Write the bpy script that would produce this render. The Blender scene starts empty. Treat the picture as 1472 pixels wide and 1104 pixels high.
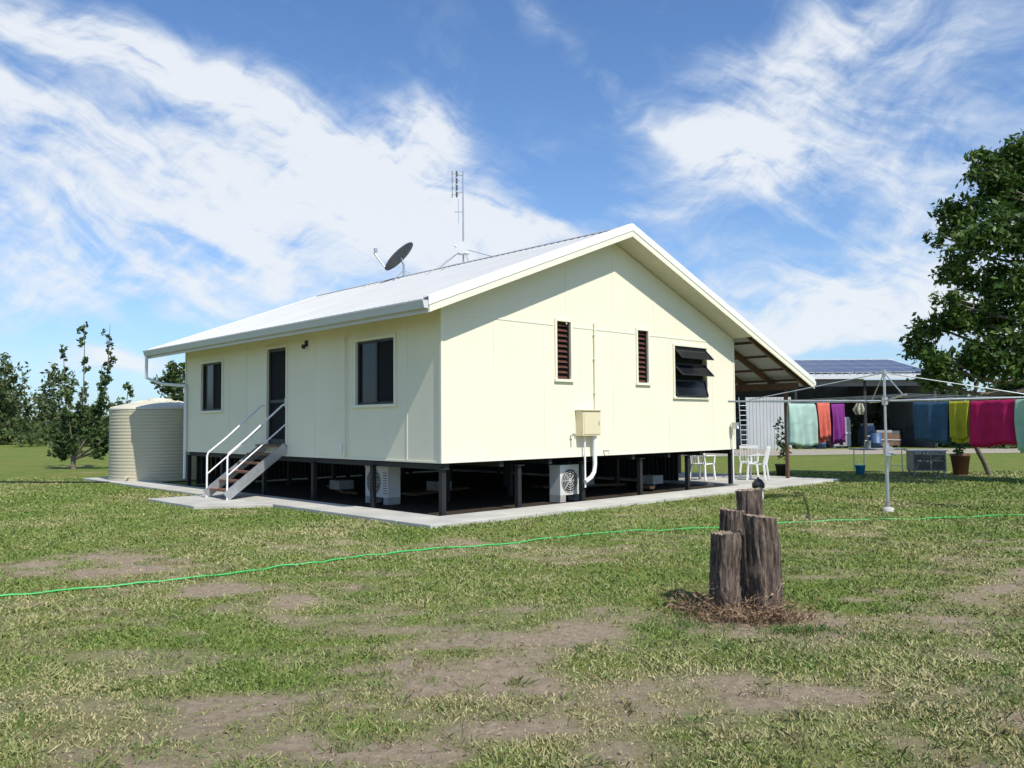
import bpy, math, random
import numpy as np
from mathutils import Vector, Matrix
random.seed(7); rng=np.random.default_rng(7)
scene=bpy.context.scene
R=math.radians
# ------------------------------------------------------------------ helpers
def new_mat(name):
    m=bpy.data.materials.new(name); m.use_nodes=True
    return m, m.node_tree.nodes, m.node_tree.links, m.node_tree.nodes['Principled BSDF']
def mat(name, col, rough=0.6, var=0.08, scale=3.0, metal=0.0, bump=0.0, bscale=60, col2=None, spec=None, detail=5, coat=None):
    m,N,L,B=new_mat(name)
    B.inputs['Roughness'].default_value=rough; B.inputs['Metallic'].default_value=metal
    if spec is not None: B.inputs['Specular IOR Level'].default_value=spec
    tc=N.new('ShaderNodeTexCoord')
    nz=N.new('ShaderNodeTexNoise'); nz.inputs['Scale'].default_value=scale; nz.inputs['Detail'].default_value=detail
    L.new(tc.outputs['Object'],nz.inputs['Vector'])
    cr=N.new('ShaderNodeValToRGB'); L.new(nz.outputs['Fac'],cr.inputs['Fac'])
    c=np.array(col); c2=np.array(col2) if col2 is not None else c*(1+var); c1=c*(1-var)
    cr.color_ramp.elements[0].position=0.3; cr.color_ramp.elements[1].position=0.7
    cr.color_ramp.elements[0].color=(*c1,1); cr.color_ramp.elements[1].color=(*np.minimum(c2,1),1)
    L.new(cr.outputs['Color'],B.inputs['Base Color'])
    if bump>0:
        n2=N.new('ShaderNodeTexNoise'); n2.inputs['Scale'].default_value=bscale; n2.inputs['Detail'].default_value=4
        L.new(tc.outputs['Object'],n2.inputs['Vector'])
        b=N.new('ShaderNodeBump'); b.inputs['Strength'].default_value=bump; b.inputs['Distance'].default_value=0.02
        L.new(n2.outputs['Fac'],b.inputs['Height']); L.new(b.outputs['Normal'],B.inputs['Normal'])
    return m
class MB:
    def __init__(s): s.v=[]; s.f=[]; s.m=[]; s.s=[]
    def add(s,vs,fs,m=0,smooth=False):
        o=len(s.v); s.v+= [tuple(map(float,p)) for p in vs]
        for f in fs: s.f.append([i+o for i in f]); s.m.append(m); s.s.append(smooth)
    def box(s,x0,x1,y0,y1,z0,z1,m=0):
        if x0>x1:x0,x1=x1,x0
        if y0>y1:y0,y1=y1,y0
        if z0>z1:z0,z1=z1,z0
        s.add([(x0,y0,z0),(x1,y0,z0),(x1,y1,z0),(x0,y1,z0),(x0,y0,z1),(x1,y0,z1),(x1,y1,z1),(x0,y1,z1)],
              [(0,3,2,1),(4,5,6,7),(0,1,5,4),(1,2,6,5),(2,3,7,6),(3,0,4,7)],m)
    def hexa(s,b,t,m=0):   # 4 bottom pts ccw, 4 top pts ccw
        s.add(list(b)+list(t),[(0,3,2,1),(4,5,6,7),(0,1,5,4),(1,2,6,5),(2,3,7,6),(3,0,4,7)],m)
    def quad(s,p,m=0): s.add(p,[tuple(range(len(p)))],m)
    def tube(s,pts,rad,n=8,m=0,caps=True,smooth=True):
        pts=[Vector(p) for p in pts]
        if not isinstance(rad,(list,tuple)): rad=[rad]*len(pts)
        vs=[]; prev=None
        for i,p in enumerate(pts):
            d=(pts[min(i+1,len(pts)-1)]-pts[max(i-1,0)]).normalized()
            a=prev if prev is not None else (Vector((0,0,1)) if abs(d.z)<.9 else Vector((1,0,0)))
            x=(a-d*a.dot(d)).normalized(); prev=x; y=d.cross(x)
            for k in range(n):
                t=2*math.pi*k/n; vs.append(p+(x*math.cos(t)+y*math.sin(t))*rad[i])
        fs=[(i*n+k,i*n+(k+1)%n,(i+1)*n+(k+1)%n,(i+1)*n+k) for i in range(len(pts)-1) for k in range(n)]
        s.add(vs,fs,m,smooth)
        if caps:
            s.add(vs[:n],[tuple(range(n-1,-1,-1))],m); s.add(vs[-n:],[tuple(range(n))],m)
    def beam(s,p0,p1,w,h,m=0):
        p0=Vector(p0);p1=Vector(p1); d=(p1-p0).normalized()
        up=Vector((0,0,1)) if abs(d.z)<.95 else Vector((1,0,0))
        x=d.cross(up).normalized(); y=x.cross(d)
        q=[x*(-w/2)+y*(-h/2),x*(w/2)+y*(-h/2),x*(w/2)+y*(h/2),x*(-w/2)+y*(h/2)]
        s.hexa([p0+a for a in q],[p1+a for a in q],m)
    def lathe(s,prof,n=32,m=0,c=(0,0),smooth=True):
        vs=[(c[0]+r*math.cos(2*math.pi*k/n),c[1]+r*math.sin(2*math.pi*k/n),z) for r,z in prof for k in range(n)]
        fs=[(i*n+k,i*n+(k+1)%n,(i+1)*n+(k+1)%n,(i+1)*n+k) for i in range(len(prof)-1) for k in range(n)]
        s.add(vs,fs,m,smooth)
    def build(s,name,mats,parent=None,M=None,bevel=0,recenter=True):
        me=bpy.data.meshes.new(name); v=np.array(s.v,float)
        c=Vector((0,0,0))
        if recenter and parent is None:
            c=Vector(((v[:,0].min()+v[:,0].max())/2,(v[:,1].min()+v[:,1].max())/2,v[:,2].min())); v=v-np.array(c)
        me.from_pydata([tuple(p) for p in v],[],s.f)
        for m in (mats if isinstance(mats,list) else [mats]): me.materials.append(m)
        me.polygons.foreach_set('material_index',s.m); me.polygons.foreach_set('use_smooth',s.s); me.update()
        ob=bpy.data.objects.new(name,me); scene.collection.objects.link(ob)
        if parent: ob.parent=parent
        else: ob.matrix_world=(M if M is not None else Matrix.Identity(4))@Matrix.Translation(c)
        if bevel>0:
            b=ob.modifiers.new('bevel','BEVEL'); b.width=bevel; b.segments=2; b.limit_method='ANGLE'; b.angle_limit=R(40)
        return ob
def bigmesh(name,V,F,mats,cols=None,matidx=None,smooth=False,parent=None):
    me=bpy.data.meshes.new(name); k=F.shape[1]
    me.vertices.add(len(V)); me.vertices.foreach_set('co',V.astype(np.float32).ravel())
    me.loops.add(F.size); me.loops.foreach_set('vertex_index',F.astype(np.int32).ravel())
    me.polygons.add(len(F)); me.polygons.foreach_set('loop_start',(np.arange(len(F))*k).astype(np.int32))
    try: me.polygons.foreach_set('loop_total',np.full(len(F),k,np.int32))
    except Exception: pass
    for m in mats: me.materials.append(m)
    if matidx is not None: me.polygons.foreach_set('material_index',matidx.astype(np.int32))
    me.polygons.foreach_set('use_smooth',np.full(len(F),smooth))
    me.update(calc_edges=True)
    if cols is not None:
        a=me.color_attributes.new('tint','FLOAT_COLOR','POINT')
        c=np.ones((len(V),4),np.float32); c[:,:3]=cols; a.data.foreach_set('color',c.ravel())
    ob=bpy.data.objects.new(name,me); scene.collection.objects.link(ob)
    if parent: ob.parent=parent
    return ob
def empty(name,M=None):
    e=bpy.data.objects.new(name,None); scene.collection.objects.link(e)
    if M is not None: e.matrix_world=M
    return e
def hsh(ix,iy,seed):
    n=(ix.astype(np.int64)*374761393+iy.astype(np.int64)*668265263+seed*1442695041)&0xFFFFFFFF
    n=((n^(n>>13))*1274126177)&0xFFFFFFFF
    return ((n^(n>>16))&0xFFFF)/65535.0
def vn(x,y,seed=0):
    ix=np.floor(x);iy=np.floor(y);fx=x-ix;fy=y-iy; fx=fx*fx*(3-2*fx);fy=fy*fy*(3-2*fy)
    ix=ix.astype(np.int64);iy=iy.astype(np.int64)
    return (hsh(ix,iy,seed)*(1-fx)+hsh(ix+1,iy,seed)*fx)*(1-fy)+(hsh(ix,iy+1,seed)*(1-fx)+hsh(ix+1,iy+1,seed)*fx)*fy
def fbm(x,y,seed=0,o=4):
    r=0;a=.5;t=0
    for i in range(o): r=r+a*vn(x*2**i+17.3*i,y*2**i+5.1*i,seed+i); t+=a; a*=.55
    return r/t
# ------------------------------------------------------------------ frames
YAW=R(46.485); CX,CY=-1.222,14.366
HM=Matrix.Translation((CX,CY,0))@Matrix.Rotation(R(90)-YAW,4,'Z')
def tolocal(x,y):
    dx=x-CX;dy=y-CY; return dx*math.sin(YAW)+dy*math.cos(YAW), -dx*math.cos(YAW)+dy*math.sin(YAW)
# ------------------------------------------------------------------ camera
cam=bpy.data.cameras.new('camera'); co=bpy.data.objects.new('camera',cam); scene.collection.objects.link(co)
cam.sensor_width=36; cam.lens=1194.56/1472*36; cam.clip_end=3000; cam.clip_start=.05
co.matrix_world=Matrix.Translation((0,0,1.6))@Matrix.Rotation(R(90+2.714),4,'X')@Matrix.Rotation(R(-0.434),4,'Z')
scene.camera=co
scene.view_settings.view_transform='Standard'; scene.view_settings.look='None'; scene.view_settings.exposure=0
# ------------------------------------------------------------------ light
EL=R(50); AZ=R(-37)
d=Vector((math.sin(AZ)*math.cos(EL),math.cos(AZ)*math.cos(EL),-math.sin(EL)))
sl=bpy.data.lights.new('sun','SUN'); sl.energy=5.0; sl.angle=R(.53); sl.color=(1,.96,.88)
so=bpy.data.objects.new('sun',sl); scene.collection.objects.link(so); so.rotation_euler=d.to_track_quat('-Z','Y').to_euler(); so.location=(10,-10,30)
W_=bpy.data.worlds.new('World'); scene.world=W_; W_.use_nodes=True
N=W_.node_tree.nodes; L=W_.node_tree.links; N.clear()
def mth(op,a,b=None,c=None,clamp=False):
    n=N.new('ShaderNodeMath'); n.operation=op; n.use_clamp=clamp
    for i,x in enumerate((a,b,c)):
        if x is None: continue
        if isinstance(x,(int,float)): n.inputs[i].default_value=x
        else: L.new(x,n.inputs[i])
    return n.outputs[0]
out=N.new('ShaderNodeOutputWorld'); bg=N.new('ShaderNodeBackground'); L.new(bg.outputs[0],out.inputs[0])
sky=N.new('ShaderNodeTexSky'); sky.sky_type='NISHITA'; sky.sun_disc=False; sky.sun_elevation=EL; sky.sun_rotation=R(143); sky.air_density=1.0; sky.dust_density=.5; sky.ozone_density=2.0
tc=N.new('ShaderNodeTexCoord'); sp=N.new('ShaderNodeSeparateXYZ'); L.new(tc.outputs['Generated'],sp.inputs[0])
az=mth('ARCTAN2',sp.outputs[0],sp.outputs[1]); el=mth('ARCSINE',sp.outputs[2])
cb=N.new('ShaderNodeCombineXYZ'); L.new(az,cb.inputs[0]); L.new(el,cb.inputs[1])
def noise(vec,scale,detail=6,rough=.55,dist=0,rot=0,sc=(1,1,1),loc=(0,0,0)):
    mp=N.new('ShaderNodeMapping'); mp.inputs['Scale'].default_value=sc; mp.inputs['Location'].default_value=loc
    m0=N.new('ShaderNodeMapping'); m0.inputs['Rotation'].default_value=(0,0,rot)
    L.new(vec,m0.inputs[0]); L.new(m0.outputs[0],mp.inputs[0])
    n=N.new('ShaderNodeTexNoise'); n.inputs['Scale'].default_value=scale; n.inputs['Detail'].default_value=detail; n.inputs['Roughness'].default_value=rough; n.inputs['Distortion'].default_value=dist
    L.new(mp.outputs[0],n.inputs['Vector']); return n
wn=noise(cb.outputs[0],4.5,3,.5)
vs1=N.new('ShaderNodeVectorMath'); vs1.operation='SUBTRACT'; L.new(wn.outputs['Color'],vs1.inputs[0]); vs1.inputs[1].default_value=(.5,.5,.5)
vs3=N.new('ShaderNodeVectorMath'); vs3.operation='MULTIPLY_ADD'; L.new(vs1.outputs[0],vs3.inputs[0]); vs3.inputs[1].default_value=(.14,.14,0); L.new(cb.outputs[0],vs3.inputs[2])
WV=vs3.outputs[0]
def blob(px,py,sx,sy,rot,amp,prev):
    a0=math.atan((px-736)/1194.); e0=math.atan((608-py)/1194.*math.cos(a0))
    mp=N.new('ShaderNodeMapping'); mp.vector_type='TEXTURE'; mp.inputs['Location'].default_value=(a0,e0,0); mp.inputs['Rotation'].default_value=(0,0,R(rot)); mp.inputs['Scale'].default_value=(sx/1194.,sy/1194.,1)
    L.new(WV,mp.inputs[0]); dt=N.new('ShaderNodeVectorMath'); dt.operation='DOT_PRODUCT'; L.new(mp.outputs[0],dt.inputs[0]); L.new(mp.outputs[0],dt.inputs[1])
    g=mth('POWER',.367879,dt.outputs['Value']); return mth('MULTIPLY_ADD',g,amp,prev if prev is not None else 0.0)
blobs=[(170,60,270,42,-10,.78),(340,150,220,34,-22,.62),(60,160,200,36,-10,.40),(230,280,420,105,-6,.68),(600,190,66,82,-50,.85),
       (540,290,210,80,-14,.74),(760,340,140,26,-8,.65),(100,390,420,90,0,.55),(1060,225,95,42,-10,.9),(1110,130,180,60,30,.48),(880,120,260,16,-38,.34),
       (1300,140,260,110,20,.50),(1400,330,260,110,10,.60),(1010,300,130,18,8,.4),(1200,455,280,44,0,.8),(200,522,70,20,0,.8),(1180,497,120,20,0,.8),(900,430,260,50,0,.3),(1200,20,280,30,15,.38)]
tot=None
for b in blobs: tot=blob(*b,tot)
far=noise(tc.outputs['Generated'],2.2,3,.55,.4)
side=mth('MULTIPLY',mth('SUBTRACT',mth('ABSOLUTE',az),.62),3.0,clamp=True)
el_hi=mth('MULTIPLY',mth('SUBTRACT',el,.55),3.0,clamp=True)
outm=mth('MAXIMUM',side,el_hi)
tot=mth('ADD',tot,mth('MULTIPLY',outm,mth('MULTIPLY',mth('SUBTRACT',far.outputs['Fac'],.48),3.2,clamp=True)))
n1=noise(WV,6.5,6,.6,.4,R(22),(1,3.2,1)); n2=noise(WV,24,5,.62,.2,R(-30),(1,2.0,1)); n3=noise(WV,3.2,2,.5,.2,0,(1,1.6,1),(3,2,0))
nn=mth('ADD',mth('MULTIPLY',n1.outputs['Fac'],1.1),mth('ADD',mth('MULTIPLY',n2.outputs['Fac'],.42),mth('MULTIPLY',n3.outputs['Fac'],.45)))
k=mth('SUBTRACT',nn,.955)
dens=mth('ADD',mth('MULTIPLY',tot,.95),mth('MULTIPLY',mth('MULTIPLY',k,2.2),mth('ADD',tot,.24)))
mr=N.new('ShaderNodeMapRange'); mr.interpolation_type='SMOOTHSTEP'; mr.inputs[1].default_value=-.06; mr.inputs[2].default_value=1.15; mr.inputs[3].default_value=0; mr.inputs[4].default_value=.95
L.new(dens,mr.inputs[0])
haze=mth('MULTIPLY',mth('EXPONENT',mth('MULTIPLY',mth('ABSOLUTE',el),-6.5)),.5)
cd=mth('MAXIMUM',mr.outputs[0],haze)
skm=N.new('ShaderNodeMix'); skm.data_type='RGBA'; skm.blend_type='MULTIPLY'; skm.inputs['Factor'].default_value=1
L.new(sky.outputs[0],skm.inputs['A']); skm.inputs['B'].default_value=(.094,.128,.165,1)
cc=N.new('ShaderNodeMix'); cc.data_type='RGBA'; L.new(mr.outputs[0],cc.inputs['Factor']); cc.inputs['A'].default_value=(.56,.69,.87,1); cc.inputs['B'].default_value=(.86,.90,.95,1)
mx=N.new('ShaderNodeMix'); mx.data_type='RGBA'; L.new(cd,mx.inputs['Factor']); L.new(skm.outputs['Result'],mx.inputs['A']); L.new(cc.outputs['Result'],mx.inputs['B'])
L.new(mx.outputs['Result'],bg.inputs[0]); bg.inputs[1].default_value=1.0
# ------------------------------------------------------------------ materials
cream=mat('cream_wall_paint',(.80,.745,.575),.55,.03,1.1,bump=.04,bscale=120)
creamtrim=mat('cream_trim',(.81,.765,.60),.45,.02,4)
white=mat('white_metal',(.78,.78,.76),.4,.02,4)
roofm=mat('roof_metal',(.42,.42,.415),.45,.06,.8)
barge=mat('barge_white',(.82,.81,.76),.4,.02,3)
soffm=mat('soffit',(.60,.56,.44),.7,.03,3)
gutm=mat('gutter_shade_grey',(.60,.60,.60),.35,.03,3)  # grey carries the shade on the left gutter and fascia in its colour
steel=mat('dark_steel_post',(.014,.014,.015),.6,.2,6)
galv=mat('galvanised_steel',(.50,.51,.52),.38,.12,8,metal=.7)
conc=mat('concrete',(.46,.44,.39),.85,.16,1.3,bump=.25,bscale=45,detail=9)
concd=mat('concrete_block',(.36,.35,.32),.9,.1,5,bump=.3,bscale=60)
timber=mat('brown_timber',(.12,.065,.035),.7,.25,9,bump=.2,bscale=40)
tread=mat('red_timber_tread',(.20,.095,.055),.65,.25,12,bump=.2,bscale=50)
darkint=mat('dark_interior',(.012,.012,.013),.9,.1,3)  # near-black panels behind the windows; unlit room painted as colour
blk=mat('black_plastic',(.02,.02,.022),.45,.1,5)
m,Nn,Ll,B=new_mat('window_glass_dark'); B.inputs['Base Color'].default_value=(.012,.014,.018,1); B.inputs['Roughness'].default_value=.1; B.inputs['Specular IOR Level'].default_value=.35
screen=mat('insect_screen',(.014,.014,.018),.75,.15,40,spec=.15)
glass=m
redl=mat('cedar_louvre',(.10,.038,.026),.5,.25,14)
acm=mat('ac_casing',(.62,.61,.56),.45,.04,5)
tankm=mat('tank_cream',(.53,.47,.335),.6,.05,1.2)
tanktop=mat('tank_roof_sunlit_cream',(.62,.57,.44),.5,.04,1.5)  # paler than the wall: sunlight on the domed top put into the colour
# ------------------------------------------------------------------ ground
def axis(a,b,st,far,g=1.16):
    c=list(np.arange(a,b,st)); s=st; x=c[-1]
    while x<far: s*=g; x+=s; c.append(x)
    s=st; x=c[0]; lo=[]
    while x>-far: s*=g; x-=s; lo.append(x)
    return np.array(lo[::-1]+c)
gx=axis(-13,15,.10,900); gy=axis(1.5,28,.10,900)
def bare_fn(x,y):
    wx=x+(fbm(x*.9,y*.9,61,3)-.5)*1.8; wy=y+(fbm(x*.9,y*.9,71,3)-.5)*1.8
    b=fbm(wx*.42+3,wy*.62,11,4)*.55+fbm(x*2.0,y*2.9,23,5)*.45
    bias=np.clip((9.0-y)/6.,-.5,.9)*.075-np.clip((y-11)/8,0,1)*.08
    spots=0
    for (sx,sy,r,a) in [(.45,7.2,.6,.15),(.75,6.3,.5,.15),(-.95,4.9,1.0,.10),(-5.2,9.9,1.0,.13),(1.4,4.6,.9,.09),(-.6,5.4,.6,.10),(2.75,6.6,.4,.12),(-.3,4.2,.8,.09),(2.0,6.8,.45,.12)]:
        spots=spots+a*np.exp(-((x-sx)**2+((y-sy)*1.1)**2)/r**2)
    green=.08*np.exp(-((x-1.6)**2+(y-5.9)**2)/.6)
    return np.clip((b+bias+spots-green-.518)*5.2,0,1)
XX,YY=np.meshgrid(gx,gy); x=XX.ravel(); y=YY.ravel()
bare=bare_fn(x,y)*np.exp(-np.clip(y-30,0,999)/40)
u,v=tolocal(x,y)
near=np.exp(-np.clip(np.hypot(x,y-10)-16,0,999)/6)
z=(fbm(x*.6,y*.6,5,3)-.5)*.05*near+(fbm(x*5,y*5,8,3)-.5)*.024*near
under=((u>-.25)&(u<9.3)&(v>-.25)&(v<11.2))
pave=((u>-2.9)&(u<13)&(v>-1.7)&(v<16.5))
dp=np.maximum(np.maximum(-1.5-u,0)+np.maximum(-1.5-v,0),np.maximum(u-12.6,0)); fade=np.clip(dp/1.2,0,1)
z=np.where(pave,z*fade-.012*(1-fade),z)
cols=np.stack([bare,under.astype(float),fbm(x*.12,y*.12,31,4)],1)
nx,ny=len(gx),len(gy)
I=np.arange((nx-1)*(ny-1)); ii=I//(nx-1); jj=I%(nx-1); a=ii*nx+jj
F=np.stack([a,a+1,a+nx+1,a+nx],1)
m,Nn,Ll,B=new_mat('lawn_ground')
def nd(t): return Nn.new(t)
at=nd('ShaderNodeAttribute'); at.attribute_name='tint'; sx=nd('ShaderNodeSeparateColor'); Ll.new(at.outputs['Color'],sx.inputs[0])
tc=nd('ShaderNodeTexCoord')
def gn(scale,detail=6,rough=.6):
    n=nd('ShaderNodeTexNoise'); n.inputs['Scale'].default_value=scale; n.inputs['Detail'].default_value=detail; n.inputs['Roughness'].default_value=rough; Ll.new(tc.outputs['Object'],n.inputs['Vector']); return n.outputs['Fac']
def ramp(fac,*stops):
    r=nd('ShaderNodeValToRGB'); Ll.new(fac,r.inputs['Fac']); e=r.color_ramp.elements
    e[0].position=stops[0][0]; e[0].color=(*stops[0][1],1); e[1].position=stops[-1][0]; e[1].color=(*stops[-1][1],1)
    for p,c in stops[1:-1]:
        q=e.new(p); q.color=(*c,1)
    return r.outputs['Color']
def mixc(f,a,b,bt='MIX'):
    n=nd('ShaderNodeMix'); n.data_type='RGBA'; n.blend_type=bt
    for key,val in (('Factor',f),('A',a),('B',b)):
        if isinstance(val,(int,float)): n.inputs[key].default_value=val
        elif isinstance(val,tuple): n.inputs[key].default_value=(*val,1)
        else: Ll.new(val,n.inputs[key])
    return n.outputs['Result']
g1=ramp(gn(11,8,.72),(.3,(.085,.115,.028)),(.5,(.15,.18,.048)),(.66,(.22,.215,.085)),(.82,(.31,.26,.14)))
g2=ramp(gn(.30,5),(.35,(.80,1.0,.7)),(.65,(1.15,1.05,1.0)))
gr=mixc(1.0,g1,g2,'MULTIPLY')
g3=ramp(gn(1.8,5),(.35,(.80,.88,.80)),(.65,(1.2,1.12,1.1))); gr=mixc(1.0,gr,g3,'MULTIPLY')
di=ramp(gn(14,8,.7),(.3,(.23,.175,.12)),(.55,(.35,.275,.19)),(.8,(.47,.385,.28)))
bf=nd('ShaderNodeMath'); bf.operation='MULTIPLY_ADD'; bf.use_clamp=True; Ll.new(gn(7,6,.7),bf.inputs[0]); bf.inputs[1].default_value=1.6; bf.inputs[2].default_value=-.85
bf2=nd('ShaderNodeMath'); bf2.operation='MULTIPLY_ADD'; bf2.use_clamp=True; Ll.new(sx.outputs[0],bf2.inputs[0]); bf2.inputs[1].default_value=1.1
bf3=nd('ShaderNodeMath'); bf3.operation='MULTIPLY'; Ll.new(bf.outputs[0],bf3.inputs[0]); bf3.inputs[1].default_value=.45; Ll.new(bf3.outputs[0],bf2.inputs[2])
c1=mixc(bf2.outputs[0],gr,di)
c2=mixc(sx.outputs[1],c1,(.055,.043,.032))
Ll.new(c2,B.inputs['Base Color']); B.inputs['Roughness'].default_value=.95; B.inputs['Specular IOR Level'].default_value=.1
bp=nd('ShaderNodeBump'); bp.inputs['Strength'].default_value=.8; bp.inputs['Distance'].default_value=.035; Ll.new(gn(30,8,.78),bp.inputs['Height']); Ll.new(bp.outputs[0],B.inputs['Normal'])
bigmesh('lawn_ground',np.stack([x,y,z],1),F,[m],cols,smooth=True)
# ------------------------------------------------------------------ grass blades
def leafmat(name,trans=.25,rough=.6):
    m,Nn,Ll,B=new_mat(name); at=Nn.new('ShaderNodeAttribute'); at.attribute_name='tint'
    Ll.new(at.outputs['Color'],B.inputs['Base Color']); B.inputs['Roughness'].default_value=rough; B.inputs['Specular IOR Level'].default_value=.25
    tr=Nn.new('ShaderNodeBsdfTranslucent'); Ll.new(at.outputs['Color'],tr.inputs[0]); mx=Nn.new('ShaderNodeMixShader'); mx.inputs[0].default_value=trans
    Ll.new(B.outputs[0],mx.inputs[1]); Ll.new(tr.outputs[0],mx.inputs[2]); Ll.new(mx.outputs[0],Nn['Material Output'].inputs[0]); return m
def plainleaf(name):
    m,Nn,Ll,B=new_mat(name); at=Nn.new('ShaderNodeAttribute'); at.attribute_name='tint'
    Ll.new(at.outputs['Color'],B.inputs['Base Color']); B.inputs['Roughness'].default_value=.65; B.inputs['Specular IOR Level'].default_value=.2; return m
grassm=plainleaf('grass_blades'); leafm=leafmat('leaves',.3,.45)
def gz(x,y):
    near=np.exp(-np.clip(np.hypot(x,y-10)-16,0,999)/6)
    return (fbm(x*.6,y*.6,5,3)-.5)*.05*near+(fbm(x*5,y*5,8,3)-.5)*.024*near
def onpave(x,y):
    u,v=tolocal(x,y)
    p=(u>-1.12)&(u<12.6)&(v>-1.12)&(v<16.1)
    q=(u>-2.4)&(u<-1)&(v>4.2)&(v<7.2)
    return p|q
n=520000
yy=2.6*np.exp(rng.random(n)**.85*math.log(26/2.6)); xx=(rng.random(n)-.5)*2*(.70*yy+.9)
b=bare_fn(xx,yy); cl=fbm(xx*7,yy*7,77,3)
keep=(rng.random(n)>b*.94)&(~onpave(xx,yy))&(cl+rng.random(n)*.55>.50)
xx=xx[keep];yy=yy[keep];b=b[keep];cl=cl[keep]; n=len(xx)
dist=np.hypot(xx,yy); h=(.012+.026*rng.random(n)**1.6)*(1-.5*b)*(.7+1.6*np.clip(cl-.45,0,1))*(1+dist*.02); w=.0018+.00078*dist
ang=rng.random(n)*2*np.pi; lean=rng.normal(0,1.1,n)*h; la=rng.random(n)*2*np.pi
z0=gz(xx,yy)-.003
dxw=np.cos(ang)*w; dyw=np.sin(ang)*w
tx=np.cos(la)*lean; ty=np.sin(la)*lean
V=np.zeros((n,4,3)); V[:,0]=np.stack([xx-dxw,yy-dyw,z0],1); V[:,1]=np.stack([xx+dxw,yy+dyw,z0],1)
V[:,2]=np.stack([xx+dxw*.6+tx*.6,yy+dyw*.6+ty*.6,z0+h*.7],1); V[:,3]=np.stack([xx+tx,yy+ty,z0+h],1)
t=rng.random(n); dry=np.clip(fbm(xx*.8,yy*.8,41,5)*2.2-.86+b*.5+rng.normal(0,.24,n)+np.clip((9-yy)/9,0,.5)*.35,0,1)
green=np.stack([.115+.065*t,.185+.06*t,.036+.02*t],1); yel=np.stack([.34+.12*t,.295+.10*t,.15+.06*t],1)
c=green*(1-dry[:,None])+yel*dry[:,None]
bigmesh('grass',V.reshape(-1,3),np.arange(n*4).reshape(n,4),[grassm],np.repeat(c,4,0))
# ------------------------------------------------------------------ path, driveway
P=MB(); s=1.104; i0=-.22; zt=.055
def slab(u0,u1,v0,v1,z1=zt): P.box(u0,u1,v0,v1,-.06,z1,0)
for k in range(6): slab(-s+ k*2.3+(.006 if k else 0),-s+(k+1)*2.3-.006,-s,i0)
for k in range(7): slab(-s,i0,i0+.008+k*2.3,i0+(k+1)*2.3-.004)
P.build('concrete_path',conc,M=HM,bevel=.012)
P=MB(); P.hexa([(-2.36,4.7,-.05),(-s-.006,3.9,-.05),(-s-.006,7.1,-.05),(-2.36,7.1,-.05)],[(-2.36,4.7,.051),(-s-.006,3.9,.051),(-s-.006,7.1,.051),(-2.36,7.1,.051)])
P.build('concrete_stair_pad',conc,M=HM,bevel=.01)
P=MB(); P.box(9.2,12.6,-.2,11.5,-.06,.058); P.build('patio_slab',conc,M=HM,bevel=.01)
gravel=mat('gravel_drive',(.33,.29,.22),.95,.2,3,bump=.5,bscale=30,detail=8)
P=MB()
pts=[(8,38),(16,39.5),(28,40),(60,39),(60,45),(28,46),(8,47.9)]
P.quad([(px,py,.012) for px,py in pts]); P.build('gravel_driveway',gravel)
# ------------------------------------------------------------------ house
house=empty('raised_cottage_house',HM)
Wd,ur,e,g,ze,ms,ue,vb,Lw=9.355,4.678,.68,.535,3.654,.383,12.517,11.834,10.96
zb=.923
def rz(u): return ze+ms*(u+e) if u<=ur else ze+ms*(ur+e)-ms*(u-ur)
off=.24
def wallholes(mb,axis,a0,a1,topf,holes,splits,depth,base=zb):
    xs=sorted(set([a0,a1]+splits+[h[0] for h in holes]+[h[1] for h in holes]))
    def P3(a,d,z): return (a,d,z) if axis=='u' else (d,a,z)
    for i in range(len(xs)-1):
        p,q=xs[i],xs[i+1]; mid=(p+q)/2
        hs=sorted([h for h in holes if h[0]<=mid<=h[1]],key=lambda h:h[2]); zc=base
        for h in hs:
            if h[2]>zc+1e-4: mb.quad([P3(p,0,zc),P3(q,0,zc),P3(q,0,h[2]),P3(p,0,h[2])])
            zc=h[3]
        mb.quad([P3(p,0,zc),P3(q,0,zc),P3(q,0,topf(q)),P3(p,0,topf(p))])
    for h in holes:
        A0,A1,Z0,Z1=h
        mb.quad([P3(A0,0,Z0),P3(A1,0,Z0),P3(A1,depth,Z0),P3(A0,depth,Z0)]); mb.quad([P3(A0,0,Z1),P3(A1,0,Z1),P3(A1,depth,Z1),P3(A0,depth,Z1)])
        mb.quad([P3(A0,0,Z0),P3(A0,0,Z1),P3(A0,depth,Z1),P3(A0,depth,Z0)]); mb.quad([P3(A1,0,Z0),P3(A1,0,Z1),P3(A1,depth,Z1),P3(A1,depth,Z0)])
G=[(2.9,3.30,2.47,3.62),(5.47,5.84,2.47,3.62),(6.83,8.13,2.19,3.36)]
S=[(1.38,2.66,1.98,3.22),(5.45,6.33,1.17,3.33),(8.70,9.93,1.98,3.2)]
wl=MB(); wallholes(wl,'u',0,Wd,lambda u:rz(u)-off,G,[ur],.1)
wallholes(wl,'v',0,Lw,lambda v:rz(0)-off,S,[],.1)
wl.quad([(Wd,0,zb),(Wd,Lw,zb),(Wd,Lw,rz(Wd)-off),(Wd,0,rz(Wd)-off)])
wl.quad([(0,Lw,zb),(Wd,Lw,zb),(Wd,Lw,rz(Wd)-off),(ur,Lw,rz(ur)-off),(0,Lw,rz(0)-off)])
wl.build('walls',cream,house)
fl=MB(); fl.box(.02,Wd-.02,.02,Lw-.02,zb+.003,zb+.2,0)
for k in range(8): fl.box(.1+k*1.3,.2+k*1.3,.05,Lw-.05,zb-.12,zb+.002,0)
fl.build('floor_frame',steel,house)
tr=MB()
def vstrip_u(u,z0,z1,w=.035): tr.box(u-w/2,u+w/2,-.007,-.0005,z0,z1)
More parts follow.
